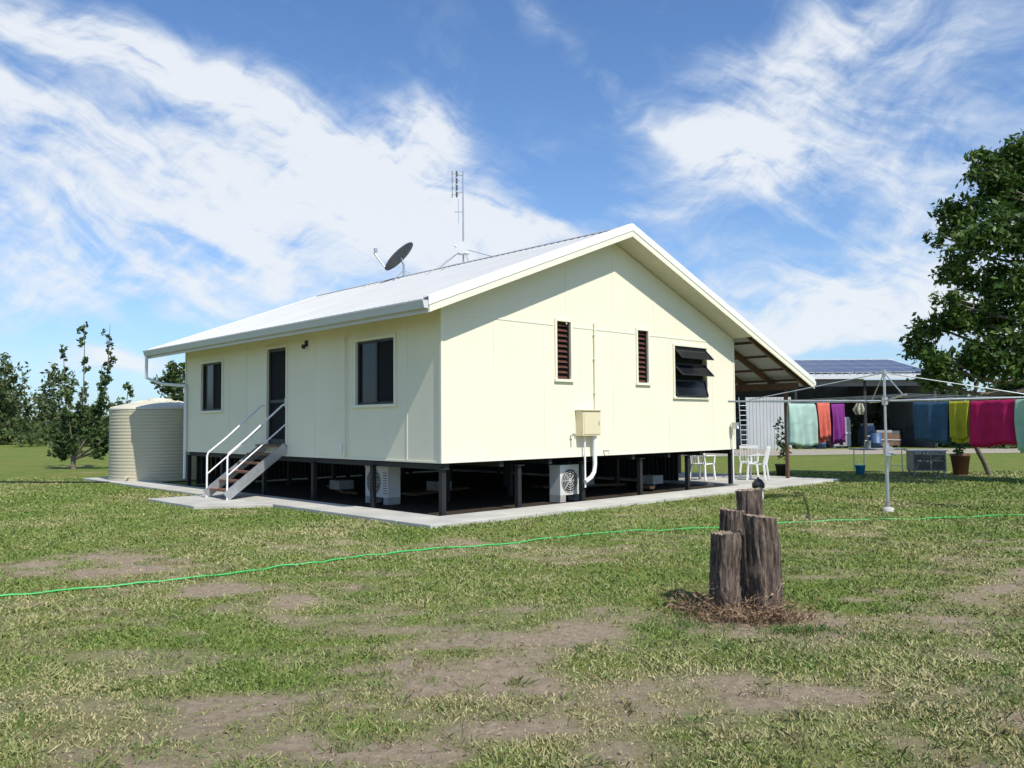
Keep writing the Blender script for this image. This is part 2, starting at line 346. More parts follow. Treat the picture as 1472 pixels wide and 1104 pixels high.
for uu in [1.24,2.56,3.62,4.65,6.62,8.4]: vstrip_u(uu,zb+.035,3.515)
for uu in [4.678,3.2,6.1]: vstrip_u(uu,3.575,rz(uu)-off-.01)
tr.box(.035,2.83,-.009,-.0005,3.52,3.56); tr.box(3.37,5.40,-.009,-.0005,3.52,3.56); tr.box(5.91,Wd-.03,-.009,-.0005,3.52,3.56)
for vv in [1.0,2.95,4.25,7.4,8.3]: tr.box(-.007,-.0005,vv-.018,vv+.018,zb+.035,3.62)
tr.box(-.022,.03,-.022,.0,zb-.004,3.66); tr.box(-.022,0,0.002,.03,zb-.004,3.66)
tr.box(Wd-.03,Wd+.015,-.018,0,zb-.004,3.6)
tr.box(-.02,-.001,Lw-.04,Lw+.01,zb-.003,3.65)
tr.box(.032,Wd-.032,-.014,-.001,zb-.006,zb+.03); tr.box(-.014,-.001,.032,Lw-.042,zb-.006,zb+.03)
tr.build('wall_battens',creamtrim,house,bevel=.002)
fr=MB(); gl=MB(); lv=MB(); iner=MB()
def frame_u(h,w=.055,pr=.03):
    a,b,c,d=h
    fr.box(a-w,b+w,-pr,.0,d,d+w); fr.box(a-w-.02,b+w+.02,-pr-.02,.0,c-w,c); fr.box(a-w,a,-pr,.0,c,d); fr.box(b,b+w,-pr,.0,c,d)
def frame_v(h,w=.055,pr=.03,sill=True):
    a,b,c,d=h
    fr.box(-pr,0,a-w,b+w,d,d+w); fr.box(-pr,0,a-w,a,c,d); fr.box(-pr,0,b,b+w,c,d)
    if sill: fr.box(-pr-.02,0,a-w-.02,b+w+.02,c-w,c)
for h in G: frame_u(h)
frame_v(S[0]);frame_v(S[2]);frame_v(S[1],sill=False)
for h in G[:2]:
    a,b,c,dd=h; iner.box(a-.02,b+.02,.11,.13,c-.02,dd+.02)
    n=11
    for k in range(n):
        zc=c+(k+.5)*(dd-c)/n; hh=(dd-c)/n*.34
        lv.hexa([(a+.035,.025,zc-hh),(b-.035,.025,zc-hh),(b-.035,.033,zc-hh+.004),(a+.035,.033,zc-hh+.004)],[(a+.035,.085,zc+hh*.7),(b-.035,.085,zc+hh*.7),(b-.035,.093,zc+hh*.7+.004),(a+.035,.093,zc+hh*.7+.004)],0)
    iner.box(a,a+.03,.02,.1,c,dd); iner.box(b-.03,b,.02,.1,c,dd)
a,b,c,dd=G[2]; iner.box(a-.02,b+.02,.11,.13,c-.02,dd+.02); aw=MB()
rows=3
for k in range(rows):
    z1=dd-k*(dd-c)/rows-.02; hs=(dd-c)/rows-.03; o=.22 if k<2 else .06
    y0=.03; y1=-o; zz=z1-math.sqrt(max(hs*hs-(o+.03)**2,.01))
    aw.hexa([(a+.03,y1,zz),(b-.03,y1,zz),(b-.03,y1+.012,zz+.006),(a+.03,y1+.012,zz+.006)],[(a+.03,y0,z1),(b-.03,y0,z1),(b-.03,y0+.012,z1+.006),(a+.03,y0+.012,z1+.006)],0)
    for q0,q1 in (((a+.02,y1-.004,zz),(b-.02,y1-.004,zz)),((a+.02,y0,z1),(b-.02,y0,z1)),((a+.03,y1-.004,zz),(a+.03,y0,z1)),((b-.03,y1-.004,zz),(b-.03,y0,z1))):
        aw.beam(q0,q1,.03,.03,1)
    aw.box(a,b,.02,.05,z1+.005,z1+.022,1)
aw.build('awning_window_sashes',[glass,blk],house)
lv.build('cedar_louvres',redl,house)
for h in (S[0],S[2]):
    a,b,c,dd=h; gl.box(.06,.07,a,b,c,dd,0); mid=(a+b)/2
    for q in ((a,a+.045),(b-.045,b),(mid-.03,mid+.03)): gl.box(.03,.058,q[0],q[1],c,dd,1)
    gl.box(.03,.058,a+.045,b-.045,c,c+.045,1); gl.box(.03,.058,a+.045,b-.045,dd-.045,dd,1)
    gl.box(.050,.054,a+.05,mid-.03,c+.05,dd-.05,2)
gl.build('window_panes',[glass,blk,screen],house)
dr=MB(); a,b,c,dd=S[1]
dr.box(.055,.075,a,b,c,dd,0)
for q in ((a,a+.07),(b-.07,b)): dr.box(.03,.053,q[0],q[1],c,dd,1)
for q in ((c,c+.12),(dd-.07,dd),(2.1,2.17)): dr.box(.03,.053,a+.07,b-.07,q[0],q[1],1)
dr.box(.01,.03,a+.09,a+.115,2.0,2.2,2); dr.build('screen_door',[screen,blk,galv],house)
iner.build('window_interior_dark',darkint,house)
fr.build('window_frames',creamtrim,house,bevel=.004)
rf=MB()
def roofpoly(u0,u1,v0,v1,t0,t1,m): 
    rf.hexa([(u0,v0,rz(u0)-t1),(u1,v0,rz(u1)-t1),(u1,v1,rz(u1)-t1),(u0,v1,rz(u0)-t1)],[(u0,v0,rz(u0)-t0),(u1,v0,rz(u1)-t0),(u1,v1,rz(u1)-t0),(u0,v1,rz(u0)-t0)],m)
roofpoly(-e,ur,-g+.03,vb,0,.04,0); roofpoly(ur,ue,-g+.03,vb,0,.04,0)
vv=-g+.15
while vv<vb-.05:
    for (u0,u1) in ((-e+.0,ur-.05),(ur+.05,ue)):
        rf.hexa([(u0,vv-.022,rz(u0)+.0005),(u1,vv-.022,rz(u1)+.0005),(u1,vv+.022,rz(u1)+.0005),(u0,vv+.022,rz(u0)+.0005)],
                [(u0,vv-.01,rz(u0)+.024),(u1,vv-.01,rz(u1)+.024),(u1,vv+.01,rz(u1)+.024),(u0,vv+.01,rz(u0)+.024)],0)
    vv+=.203
for sgn in (-1,1):
    u1=ur+sgn*.22; A4=[(ur,-g),(u1,-g),(u1,vb),(ur,vb)]
    if sgn<0: A4=[A4[1],A4[0],A4[3],A4[2]]
    rf.hexa([(p,q,rz(p)+.028) for p,q in A4],[(p,q,rz(p)+.036) for p,q in A4],0)
rf.build('roof_sheeting',roofm,house)
bg_=MB()
def rake(v0,v1,t0,t1,m,u0=-e,u1=ue):
    for (p,q) in ((u0,ur),(ur,u1)):
        bg_.hexa([(p,v0,rz(p)-t1),(q,v0,rz(q)-t1),(q,v1,rz(q)-t1),(p,v1,rz(p)-t1)],[(p,v0,rz(p)-t0),(q,v0,rz(q)-t0),(q,v1,rz(q)-t0),(p,v1,rz(p)-t0)],m)
rake(-g-.025,-g,-.05,.10,0,-e-.02); rake(-g-.012,-g+.02,.10,.225,1); rake(vb,vb+.03,-.03,.2,0,-e)
rake(-g+.001,-g+.13,-.055,-.045,0,-e-.02)
bg_.build('barge_boards',[barge,creamtrim],house)
sf=MB()
def soff(u0,u1,v0,v1,t0=.215,t1=.228): sf.hexa([(u0,v0,rz(u0)-t1),(u1,v0,rz(u1)-t1),(u1,v1,rz(u1)-t1),(u0,v1,rz(u0)-t1)],[(u0,v0,rz(u0)-t0),(u1,v0,rz(u1)-t0),(u1,v1,rz(u1)-t0),(u0,v1,rz(u0)-t0)],0)
soff(-e+.03,ur,-g+.022,-.002); soff(ur,Wd+.0,-g+.022,-.002); soff(-e+.03,0,0,vb); soff(0,ur,.0,Lw); soff(ur,Wd,0,Lw); soff(0,ur,Lw+.003,vb); soff(ur,Wd,Lw+.003,vb)
sf.build('soffit_lining',soffm,house)
gt=MB()
gt.box(-e-.005,-e+.028,-g+.02,vb,rz(-e)-.228,rz(-e)-.045,0)
gt.hexa([(-e-.10,-g,rz(-e)-.16),(-e-.007,-g,rz(-e)-.16),(-e-.007,vb+.02,rz(-e)-.16),(-e-.10,vb+.02,rz(-e)-.16)],[(-e-.13,-g,rz(-e)-.035),(-e-.007,-g,rz(-e)-.035),(-e-.007,vb+.02,rz(-e)-.035),(-e-.13,vb+.02,rz(-e)-.035)],0)
gt.box(-e-.14,-e-.115,-g,vb+.02,rz(-e)-.05,rz(-e)-.02,0)
gt.tube([(-e-.06,vb-.05,rz(-e)-.15),(-e-.06,vb-.05,rz(-e)-.75),(-.40,vb-.3,rz(-e)-.92),(-.06,Lw-.12,rz(-e)-.98),(-.055,Lw-.12,rz(-e)-1.1),(-.055,Lw-.12,.2)],.042,10,1)
gt.box(ue-.0,ue+.11,-g,vb,rz(ue)-.13,rz(ue)-.01,1)
gt.build('gutter_and_downpipe',[gutm,white],house)
pt=MB()
vv=-.38
while vv<vb:
    pt.beam((Wd+.02,vv,rz(Wd)-.16),(ue-.03,vv,rz(ue)-.16),.05,.16); vv+=.92
for uu in (10.0,10.8,11.6,12.3): pt.box(uu-.035,uu+.035,-g+.03,vb,rz(uu)-.085,rz(uu)-.042)
pt.box(11.98,12.08,-.3,vb-.3,rz(12.03)-.42,rz(12.03)-.245)
for vv in (3.6,7.2,10.8): pt.box(11.97,12.09,vv-.06,vv+.06,.06,rz(12.03)-.42)
pt.box(11.99,12.07,.0,.08,.06,rz(12.03)-.42)
pt.build('patio_timber_frame',timber,house)
st=MB()
for uu in (.08,1.9,3.7,5.6,7.4,9.25):
    for vv in (.08,2.2,4.4,6.6,8.8,10.88):
        st.box(uu-.045,uu+.045,vv-.045,vv+.045,-.05,zb-.118); st.box(uu-.09,uu+.09,vv-.09,vv+.09,zb-.117,zb-.105)
st.build('steel_stumps',steel,house)
sk=MB(); 
vv=1.7
while vv<Lw: sk.box(Wd-.05,Wd-.02,vv,vv+.12,.03,zb-.13); vv+=.135
uu=.3
while uu<Wd: sk.box(uu,uu+.12,Lw-.05,Lw-.02,.03,zb-.13); uu+=.135
sk.build('underfloor_batten_screen',steel,house)
mbx=MB(); mbx.box(3.44,3.98,-.20,-.002,1.34,1.84,0); mbx.box(3.47,3.95,-.212,-.201,1.37,1.81,0); mbx.box(3.42,4.0,-.23,-.003,1.842,1.865,0); mbx.box(3.90,3.92,-.225,-.213,1.55,1.63,1)
mbx.build('meter_box',[mat('meter_box_cream',(.70,.61,.40),.5,.02,3),galv],house,bevel=.006)
cd=MB(); cd.tube([(4.02,-.03,1.87),(4.02,-.03,3.66)],.022,8,1); cd.tube([(3.62,-.08,1.34),(3.62,-.08,.3)],.02,8)
cd.tube([(3.9,-.1,1.34),(3.9,-.1,.75),(3.87,-.1,.6),(3.78,-.1,.5),(3.6,-.1,.42)],.045,10)
for zz in (2.2,2.9,3.4): cd.box(3.985,4.055,-.055,-.002,zz,zz+.02)
cd.tube([(9.15,-.06,1.6),(9.15,-.06,.1)],.02,8)
cd.box(-.06,-.002,3.1,3.2,1.05,1.2)
cd.tube([(-.05,3.02,3.4),(-.05,3.02,.95)],.02,8,1)
cd.build('conduits_and_pipes',[white,creamtrim],house)
cd=MB(); cd.box(-.03,-.002,4.53,4.63,3.28,3.4); cd.lathe([(.03,3.22),(.05,3.26),(.04,3.31)],12,0,(-.08,4.58)); cd.build('door_light',blk,house)
ts=MB(); ts.tube([(3.28,-.002,1.35),(3.28,-.12,1.35)],.015,8); ts.tube([(3.28,-.12,1.37),(3.28,-.13,1.28)],.018,8); ts.tube([(3.24,-.09,1.38),(3.32,-.09,1.38)],.012,6)
ts.tube([(9.15,-.10,1.5),(9.15,-.2,1.5),(9.15,-.22,1.42)],.02,8); ts.tube([(4.3,-.002,1.02),(4.3,-.14,1.02),(4.3,-.15,.95)],.018,8); ts.box(9.08,9.22,-.2,-.08,1.42,1.58)
ts.build('garden_taps',galv,house)
sp_=MB(); v0,v1=5.42,6.42; ub=-1.38; n=6
for vv in (v0,v1):
    sp_.beam((.0-.03,vv,1.12),(ub,vv,.12),.045,.2,2)
    tz=1.0
    sp_.tube([(ub+.02,vv,.05),(ub+.02,vv,tz-.05),(ub+.05,vv,tz+.02),(ub+.45,vv,tz+.33),(-.12,vv,2.03),(-.03,vv,2.07)],.021,8,0)
    sp_.tube([(ub+.03,vv,.56),(ub+.45,vv,.9),(-.03,vv,1.62)],.016,8,0)
for k in range(n):
    zz=.055+(k+.8)*(1.17-.055)/n; uu=ub+.12+k*(-.02-ub-.1)/n
    sp_.box(uu-.05,uu+.21,v0+.025,v1-.025,zz,zz+.04,1)
sp_.build('entry_staircase',[white,tread,galv],house)
# ------------------------------------------------------------------ AC units
def ac(u,v,w,h,dep,face):
    A_=MB(); A_.box(-w/2,w/2,-dep/2,dep/2,.14,.14+h,0); A_.box(-w/2-.01,w/2+.01,-dep/2-.01,dep/2+.01,.14+h+.002,.14+h+.03,0)
    A_.box(-w/2,-w/2+.16,-dep/2,dep/2,0,.138,2); A_.box(w/2-.16,w/2,-dep/2,dep/2,0,.138,2)
    rr=h*.4; cx=-w*.12; cz=.14+h/2
    A_.tube([(cx,-dep/2-.002,cz),(cx,-dep/2-.006,cz)],rr,28,1)
    for q in (1,.8,.6,.4,.2):
        pts=[(cx+rr*q*math.cos(t),-dep/2-.018,cz+rr*q*math.sin(t)) for t in np.linspace(0,2*math.pi,25)]; A_.tube(pts,.006,5,0,caps=False)
    for t in range(8):
        aa=t*math.pi/4; A_.tube([(cx,-dep/2-.018,cz),(cx+rr*math.cos(aa),-dep/2-.018,cz+rr*math.sin(aa))],.006,5,0)
    for t in range(9): A_.box(w/2-.17,w/2-.03,-dep/2-.006,-dep/2-.001,.22+t*.05,.235+t*.05,1)
    ob=A_.build('air_conditioner_unit',[acm,blk,concd],M=None,bevel=.006,recenter=False)
    ob.matrix_world=HM@Matrix.Translation((u,v,.0))@Matrix.Rotation(face,4,'Z')
ac(3.62,.42,.72,.58,.3,0); ac(.75,2.85,.8,.60,.3,R(-90))
ub_=MB()
for (u_,v_,a_) in ((2.9,3.6,.3),(6.2,2.2,-.4),(7.6,1.2,.6),(1.6,5.6,1.2)):
    c_,s_=math.cos(a_),math.sin(a_)
    for i in range(4):
        p0=Vector((u_-c_*1.1,v_-s_*1.1+i*.13,.08)); p1=Vector((u_+c_*1.1,v_+s_*1.1+i*.13,.08)); ub_.beam(p0,p1,.1,.05,0)
    ub_.box(u_-.3,u_+.1,v_-.2,v_+.2,.11,.31,1)
ub_.build('stored_timber_stack',[timber,concd],M=HM)
# ------------------------------------------------------------------ roof gear
an=MB(); mu,mv=ur,4.93; zr=rz(ur)
an.tube([(mu,mv,zr),(mu,mv,8.12)],[.022,.018],8,0)
invr=HM.inverted().to_3x3()
left=(invr@Vector((-1,0,0))); fw=(invr@Vector((0,1,0)))
base=Vector((mu,mv,0)); bo=base+left*.18
an.tube([bo+Vector((0,0,7.45)),bo+Vector((0,0,8.12))],.014,6,0)
for zz in (7.55,8.0): an.tube([base+Vector((0,0,zz)),bo+Vector((0,0,zz))],.012,6,0)
for zz in (7.5,7.68,7.86,8.04):
    an.tube([bo-left*.08+Vector((0,0,zz)),bo+left*.12+Vector((0,0,zz+.0))],.01,6,0)
    an.tube([bo+left*.10+Vector((0,0,zz-.08)),bo+left*.10+Vector((0,0,zz+.08))],.009,6,1); an.tube([bo-left*.02+Vector((0,0,zz-.07)),bo-left*.02+Vector((0,0,zz+.07))],.02,6,1)
an.tube([base+Vector((0,0,7.05)),base+left*.22+Vector((0,0,7.05))],.01,6,0); an.tube([base+left*.12+Vector((0,0,6.75)),base+left*.12+Vector((0,0,7.4))],.006,5,0)
c0=base+Vector((0,0,6.1)); an.tube([c0-fw*.12+left*.02,c0-fw*.02],[.16,.04],14,2); an.tube([c0+left*.1,c0+left*.22+Vector((0,0,.08))],.03,8,2)
an.tube([c0+Vector((0,0,-.12))-left*.14,c0+Vector((0,0,-.12))+left*.14],.05,8,2)
for (du,dv) in ((-1.2,.0),(.9,.5),(-.1,-1.2),(.1,1.3)):
    an.tube([(mu,mv,zr+.38),(mu+du,mv+dv,rz(mu+du)+.03)],.009,5,0)
an.build('tv_antenna_mast',[galv,blk,white],M=HM)
ds=MB(); cen=Vector((ur-.25,7.35,zr+.50)); nrm=(invr@Vector((-.70,.04,.71))).normalized()
q=nrm.to_track_quat('Z','Y').to_matrix()
prof=[(r,r*r*.30) for r in np.linspace(.02,.52,8)]
vs=[];nn_=32
for r,zz in prof:
    for kk in range(nn_):
        t=2*math.pi*kk/nn_; vs.append(cen+q@Vector((r*math.cos(t),r*math.sin(t),zz-.05)))
ds.add(vs,[(i*nn_+k2,i*nn_+(k2+1)%nn_,(i+1)*nn_+(k2+1)%nn_,(i+1)*nn_+k2) for i in range(7) for k2 in range(nn_)],0,True)
ds.tube([cen+q@Vector((.52*math.cos(t),.52*math.sin(t),.03)) for t in np.linspace(0,2*math.pi,33)],.012,6,0,caps=False)
downv=(Vector((0,0,-1))-nrm*(-nrm.z)).normalized(); 
edge=cen+downv*.5+nrm*.05; lnb=cen+nrm*.60+downv*.42
ds.tube([edge-nrm*.05,lnb],.024,8,1); ds.tube([lnb-nrm*.02-downv*.05,lnb+nrm*.06-downv*.12],.05,8,1); ds.tube([cen-nrm*.06,cen-nrm*.16+Vector((0,0,-.1)),cen-nrm*.16+Vector((0,0,-.45))],.03,8,1)
bs=cen-nrm*.16+Vector((0,0,-.25))
for (du,dv) in ((.7,-.3),(.5,.7),(-.5,-.2)): 
    pp=(bs.x+du,bs.y+dv); ds.tube([bs,(pp[0],pp[1],rz(pp[0])+.03)],.013,6,1)
ds.build('satellite_dish',[mat('dish_grey',(.13,.135,.14),.5,.1,8,metal=.3),galv],M=HM)
# ------------------------------------------------------------------ water tank
tk=MB(); rt=1.36; Hh=2.06
prof=[(rt,0)]; n=22
for i in range(n):
    z0=.0+i*Hh/n; z1=z0+Hh/n
    prof+= [(rt,z0+.006),(rt+.007,z0+.02),(rt+.007,z1-.02),(rt,z1-.006)]
tk.lathe(prof,56,0); top=[(rt+.02,Hh),(rt+.02,Hh+.04),(rt-.02,Hh+.07),(1.0,Hh+.17),(.5,Hh+.25),(.34,Hh+.27),(.34,Hh+.33),(0.001,Hh+.35)]
tk.lathe(top,48,1)
for kk in range(16):
    t=kk*math.pi/8; c_,s_=math.cos(t),math.sin(t)
    tk.tube([(c_*(rt-.02),s_*(rt-.02),Hh+.06),(c_*.5,s_*.5,Hh+.26)],.025,6,1)
tk.tube([(-.3,-rt+.02,.15),(-.3,-rt-.15,.15)],.03,8,1)
wt=tk.build('rainwater_tank',[tankm,tanktop],recenter=False); wt.location=(-10.55,24.9,0.02)
# ------------------------------------------------------------------ clothes line
CL=Vector((6.62,14.76,0)); hl=MB()
hl.tube([CL+Vector((0,0,-.02)),CL+Vector((0,0,1.15))],.032,12); hl.tube([CL+Vector((0,0,1.1)),CL+Vector((0,0,2.46))],.022,12); hl.lathe([(.10,-.01),(.10,.06),(.04,.08)],16,1,(CL.x,CL.y))
hl.tube([CL+Vector((0,0,.98)),CL+Vector((0,0,1.2))],.055,12); hl.box(CL.x-.06,CL.x+.06,CL.y-.11,CL.y-.03,.98,1.14); hl.tube([CL+Vector((0,-.1,1.05)),CL+Vector((.1,-.14,1.0)),CL+Vector((.1,-.2,1.0))],.01,6)
hl.tube([CL+Vector((0,0,1.88)),CL+Vector((0,0,2.02))],.05,12); hl.tube([CL+Vector((0,0,2.40)),CL+Vector((0,0,2.5))],.04,12)
dirs=[Vector((-2.57,.84,0)),Vector((.84,2.57,0)),Vector((2.57,-.84,0)),Vector((-.84,-2.57,0))]
ZW=1.99
tips=[CL+dv+Vector((0,0,ZW-.01)) for dv in dirs]
for dv,tp in zip(dirs,tips):
    hl.tube([CL+Vector((0,0,1.95)),tp],.017,8); hl.tube([CL+Vector((0,0,2.45)),tp-dv*.14+Vector((0,0,.02))],.010,6)
for fr_ in (1,.8,.6,.4):
    for i in range(4):
        p=CL+dirs[i]*fr_; q=CL+dirs[(i+1)%4]*fr_
        mid=(p+q)/2; hl.tube([(p.x,p.y,ZW),(mid.x,mid.y,ZW-.03),(q.x,q.y,ZW)],.0028,4)
hl.build('rotary_clothesline',[galv,conc])
def towel(name,p,q,t0,t1,Lf,Lb,col,seed,stripe=None):
    p=Vector(p);q=Vector(q); d_=(q-p); nrm=Vector((-d_.y,d_.x,0)).normalized(); ns,nl=26,28
    V=[];F_=[]
    ph=seed*1.7
    for j in range(nl+1):
        s_=j/nl*(Lf+Lb)-Lb
        for i in range(ns+1):
            dep=abs(s_); side_=1 if s_>0 else -1
            fold=.034*math.sin(i/ns*9+ph+dep)+.020*math.sin(i/ns*21+ph*2-dep*2)
            o=side_*(.012+.02*min(dep*4,1))+fold*min(dep*2.2,1)
            t=t0+(t1-t0)*i/ns
            sag=.03*math.sin(math.pi*t); zz=ZW+.005-sag-dep+.035*math.sin(i/ns*5+ph)*dep
            sh=1+(.04*math.sin(dep*6+ph)-.05)*dep
            tt=t0+(t1-t0)*(.5+(i/ns-.5)*sh); pos=p+d_*tt
            V.append((pos.x+nrm.x*o,pos.y+nrm.y*o,zz))
    for j in range(nl):
        for i in range(ns): a=j*(ns+1)+i; F_.append((a,a+1,a+ns+2,a+ns+1))
    o=MB(); o.add(V,F_,0,True)
    m=mat(name+'_cloth',col,.95,.16,5,bump=.6,bscale=90,spec=.1)
    ob=o.build(name,m); sm=ob.modifiers.new('thick','SOLIDIFY'); sm.thickness=.007
Lp,Fp,Rp,Np=tips
towel('towel',Lp,Fp,.40,.585,.86,.84,(.36,.50,.44),1)
towel('towel',Lp,Fp,.60,.69,.80,.7,(.60,.14,.10),2)
towel('towel',Lp,Fp,.70,.80,.86,.8,(.20,.035,.20),3)
towel('towel',Fp,Rp,.265,.465,.80,.76,(.045,.10,.17),4)
towel('towel',Fp,Rp,.47,.575,.78,.7,(.36,.36,.035),5)
towel('towel',Fp,Rp,.58,.80,.84,.8,(.42,.02,.10),6)
towel('towel',Fp,Rp,.80,.98,.95,.9,(.30,.48,.37),7)
pb=MB(); pc=Lp+(Fp-Lp)*.93
for k in range(9): 
    a=rng.normal(0,.03,3); pb.tube([(pc.x+a[0],pc.y+a[1],ZW-.03),(pc.x+a[0]*1.8,pc.y+a[1]*1.8,ZW-.16),(pc.x+a[0]*1.2,pc.y+a[1]*1.2,ZW-.26)],[.015,.035,.018],7)
pb.build('peg_bag',mat('peg_bag_cloth',(.42,.40,.30),.9,.4,30))
# ------------------------------------------------------------------ logs
bark_m,Nn,Ll,B=new_mat('bark')
tcx=Nn.new('ShaderNodeTexCoord'); mp=Nn.new('ShaderNodeMapping'); mp.inputs['Scale'].default_value=(1,1,.16); Ll.new(tcx.outputs['Object'],mp.inputs[0])
nz=Nn.new('ShaderNodeTexNoise'); nz.inputs['Scale'].default_value=34; nz.inputs['Detail'].default_value=9; nz.inputs['Roughness'].default_value=.72; nz.inputs['Distortion'].default_value=.6; Ll.new(mp.outputs[0],nz.inputs['Vector'])
cr=Nn.new('ShaderNodeValToRGB'); Ll.new(nz.outputs['Fac'],cr.inputs[0]); cr.color_ramp.elements[0].position=.36; cr.color_ramp.elements[0].color=(.022,.016,.012,1); cr.color_ramp.elements[1].position=.68; cr.color_ramp.elements[1].color=(.33,.265,.21,1)
e2=cr.color_ramp.elements.new(.50); e2.color=(.12,.082,.062,1)
Ll.new(cr.outputs[0],B.inputs['Base Color']); B.inputs['Roughness'].default_value=.95
bp=Nn.new('ShaderNodeBump'); bp.inputs['Strength'].default_value=1; bp.inputs['Distance'].default_value=.035; Ll.new(nz.outputs['Fac'],bp.inputs['Height']); Ll.new(bp.outputs[0],B.inputs['Normal'])
cut_m,Nn,Ll,B=new_mat('cut_wood')
tcx=Nn.new('ShaderNodeTexCoord'); nz=Nn.new('ShaderNodeTexNoise'); nz.inputs['Scale'].default_value=30; nz.inputs['Detail'].default_value=8; Ll.new(tcx.outputs['Object'],nz.inputs['Vector'])
cr=Nn.new('ShaderNodeValToRGB'); Ll.new(nz.outputs['Fac'],cr.inputs[0]); cr.color_ramp.elements[0].position=.35; cr.color_ramp.elements[0].color=(.10,.07,.045,1); cr.color_ramp.elements[1].position=.65; cr.color_ramp.elements[1].color=(.36,.27,.19,1)
Ll.new(cr.outputs[0],B.inputs['Base Color']); B.inputs['Roughness'].default_value=.9
def log(mb,x,y,r,h,tilt,seed):
    n=60; rings=60; 
    rs=np.random.default_rng(seed); ph=rs.random(8)*6.28
    tt=np.linspace(0,1,rings+1)[:,None]; aa=np.linspace(0,2*np.pi,n,endpoint=False)[None,:]
    cxn=np.cos(aa)+0*tt; cyn=np.sin(aa)+0*tt; 
    ridge=fbm(cxn*6+seed*9+cyn*0,cyn*6+tt*1.6,seed*3+1,4)-.5
    fine=fbm(cxn*16+seed,cyn*16+tt*9,seed*3+2,3)-.5
    rr=r*(1.0+.14*(1-tt)**4+.06*np.sin(2*aa+ph[0])+.03*np.sin(3*aa+ph[1]+tt*2)+.34*ridge+.18*fine)
    zz=-.05+(h+.05)*tt+0*aa
    kn=np.exp(-((aa-ph[4])**2*6+(tt-.45)**2*120)); rr=rr+r*.22*kn
    X=x+rr*np.cos(aa)+tilt[0]*zz+.012*np.sin(tt*5+ph[5]); Y=y+rr*np.sin(aa)+tilt[1]*zz; Z=zz+tilt[2]*rr*np.cos(aa)*tt
    Z[-1]+= (fine[-1])*.03
    V=[(X[j,i],Y[j,i],Z[j,i]) for j in range(rings+1) for i in range(n)]
    F_=[(j*n+i,j*n+(i+1)%n,(j+1)*n+(i+1)%n,(j+1)*n+i) for j in range(rings) for i in range(n)]
    mb.add(V,F_,0,True)
    top=V[-n:]; cx=sum(p[0] for p in top)/n; cy=sum(p[1] for p in top)/n; cz=sum(p[2] for p in top)/n
    inn=[((p[0]-cx)*.82+cx,(p[1]-cy)*.82+cy,p[2]*.5+cz*.5-.002) for p in top]
    mb.add(top+inn+[(cx,cy,cz-.012)],[(i,(i+1)%n,n+(i+1)%n,n+i) for i in range(n)]+[(n+i,n+(i+1)%n,2*n) for i in range(n)],1)
lg=MB(); log(lg,1.765,6.95,.113,.68,(-.02,.0,.05),1); log(lg,2.085,6.90,.122,.82,(-.06,.0,-.12),2); log(lg,2.10,7.28,.105,1.01,(-.05,.0,.10),3); log(lg,1.90,7.22,.105,.84,(-.02,0,-.1),4)
lg.build('log_stumps',[bark_m,cut_m])
def blades(cx,cy,rx,ry,n,h0,h1,c0,c1,w=.003,spread=.6):
    X=cx+rx*rng.normal(0,.55,n); Y=cy+ry*rng.normal(0,.55,n); fall=np.exp(-(((X-cx)/rx)**2+((Y-cy)/ry)**2)*.6)
    h=(h0+(h1-h0)*rng.random(n)**1.5)*(.35+.65*fall); la=rng.random(n)*6.283; ln=np.abs(rng.normal(0,spread,n))*h; an_=rng.random(n)*6.283
    V=np.zeros((n,4,3)); dx=np.cos(an_)*w;dy=np.sin(an_)*w; b0=gz(X,Y)-.006
    V[:,0]=np.stack([X-dx,Y-dy,b0],1);V[:,1]=np.stack([X+dx,Y+dy,b0],1)
    V[:,2]=np.stack([X+dx*.7+np.cos(la)*ln*.45,Y+dy*.7+np.sin(la)*ln*.45,b0+h*.65],1);V[:,3]=np.stack([X+np.cos(la)*ln,Y+np.sin(la)*ln,b0+h],1)
    t=rng.random(n)[:,None]; c=np.array(c0)*(1-t)+np.array(c1)*t
    return V.reshape(-1,3),np.repeat(c,4,0)
# dry weeds: thin wiry branching stems with small withered leaves
D0=np.array((.13,.07,.04));D1=np.array((.44,.30,.19))
wV=[];wC=[]
for (cx,cy,n) in ((1.66,6.78,55),(1.88,6.74,60),(2.12,6.70,60),(2.30,6.84,35),(1.54,6.95,40),(1.45,7.1,22),(1.9,6.6,30)):
    for i in range(n):
        p=np.array([cx+random.gauss(0,.085),cy+random.gauss(0,.05),-.01]); dr_=np.array([random.gauss(0,.75),random.gauss(0,.5),1.0]); dr_/=np.linalg.norm(dr_)
        col=D0+(D1-D0)*random.random()**1.3; L_=random.uniform(.10,.36)
        for sgm in range(5):
            q=p+dr_*L_/5; w=.0024*(1-.12*sgm); sd=np.cross(dr_,[random.gauss(0,1),random.gauss(0,1),.2]); sd/=np.linalg.norm(sd)+1e-6
            wV+= [p-sd*w,p+sd*w,q+sd*w*.8,q-sd*w*.8]; wC+=[col]*4
            for _k in range(2):
                if random.random()<.75:
                    d2=dr_+np.array([random.gauss(0,.8),random.gauss(0,.8),random.gauss(0,.5)]); d2/=np.linalg.norm(d2); ll=random.uniform(.02,.06); r2=q+d2*ll; mq=q+d2*ll*.5; ww=ll*.11
                    wV+= [q,mq+sd*ww,r2,mq-sd*ww]; wC+=[col*random.uniform(.8,1.2)]*4
            dr_=dr_+np.array([random.gauss(0,.25),random.gauss(0,.25),-.2]); dr_/=np.linalg.norm(dr_); p=q
parts=[blades(1.92,6.78,.45,.16,600,.02,.09,(.18,.12,.07),(.42,.32,.2),.002,.9)]
V=np.concatenate([np.array(wV),parts[0][0]]); C_=np.concatenate([np.array(wC),parts[0][1]])
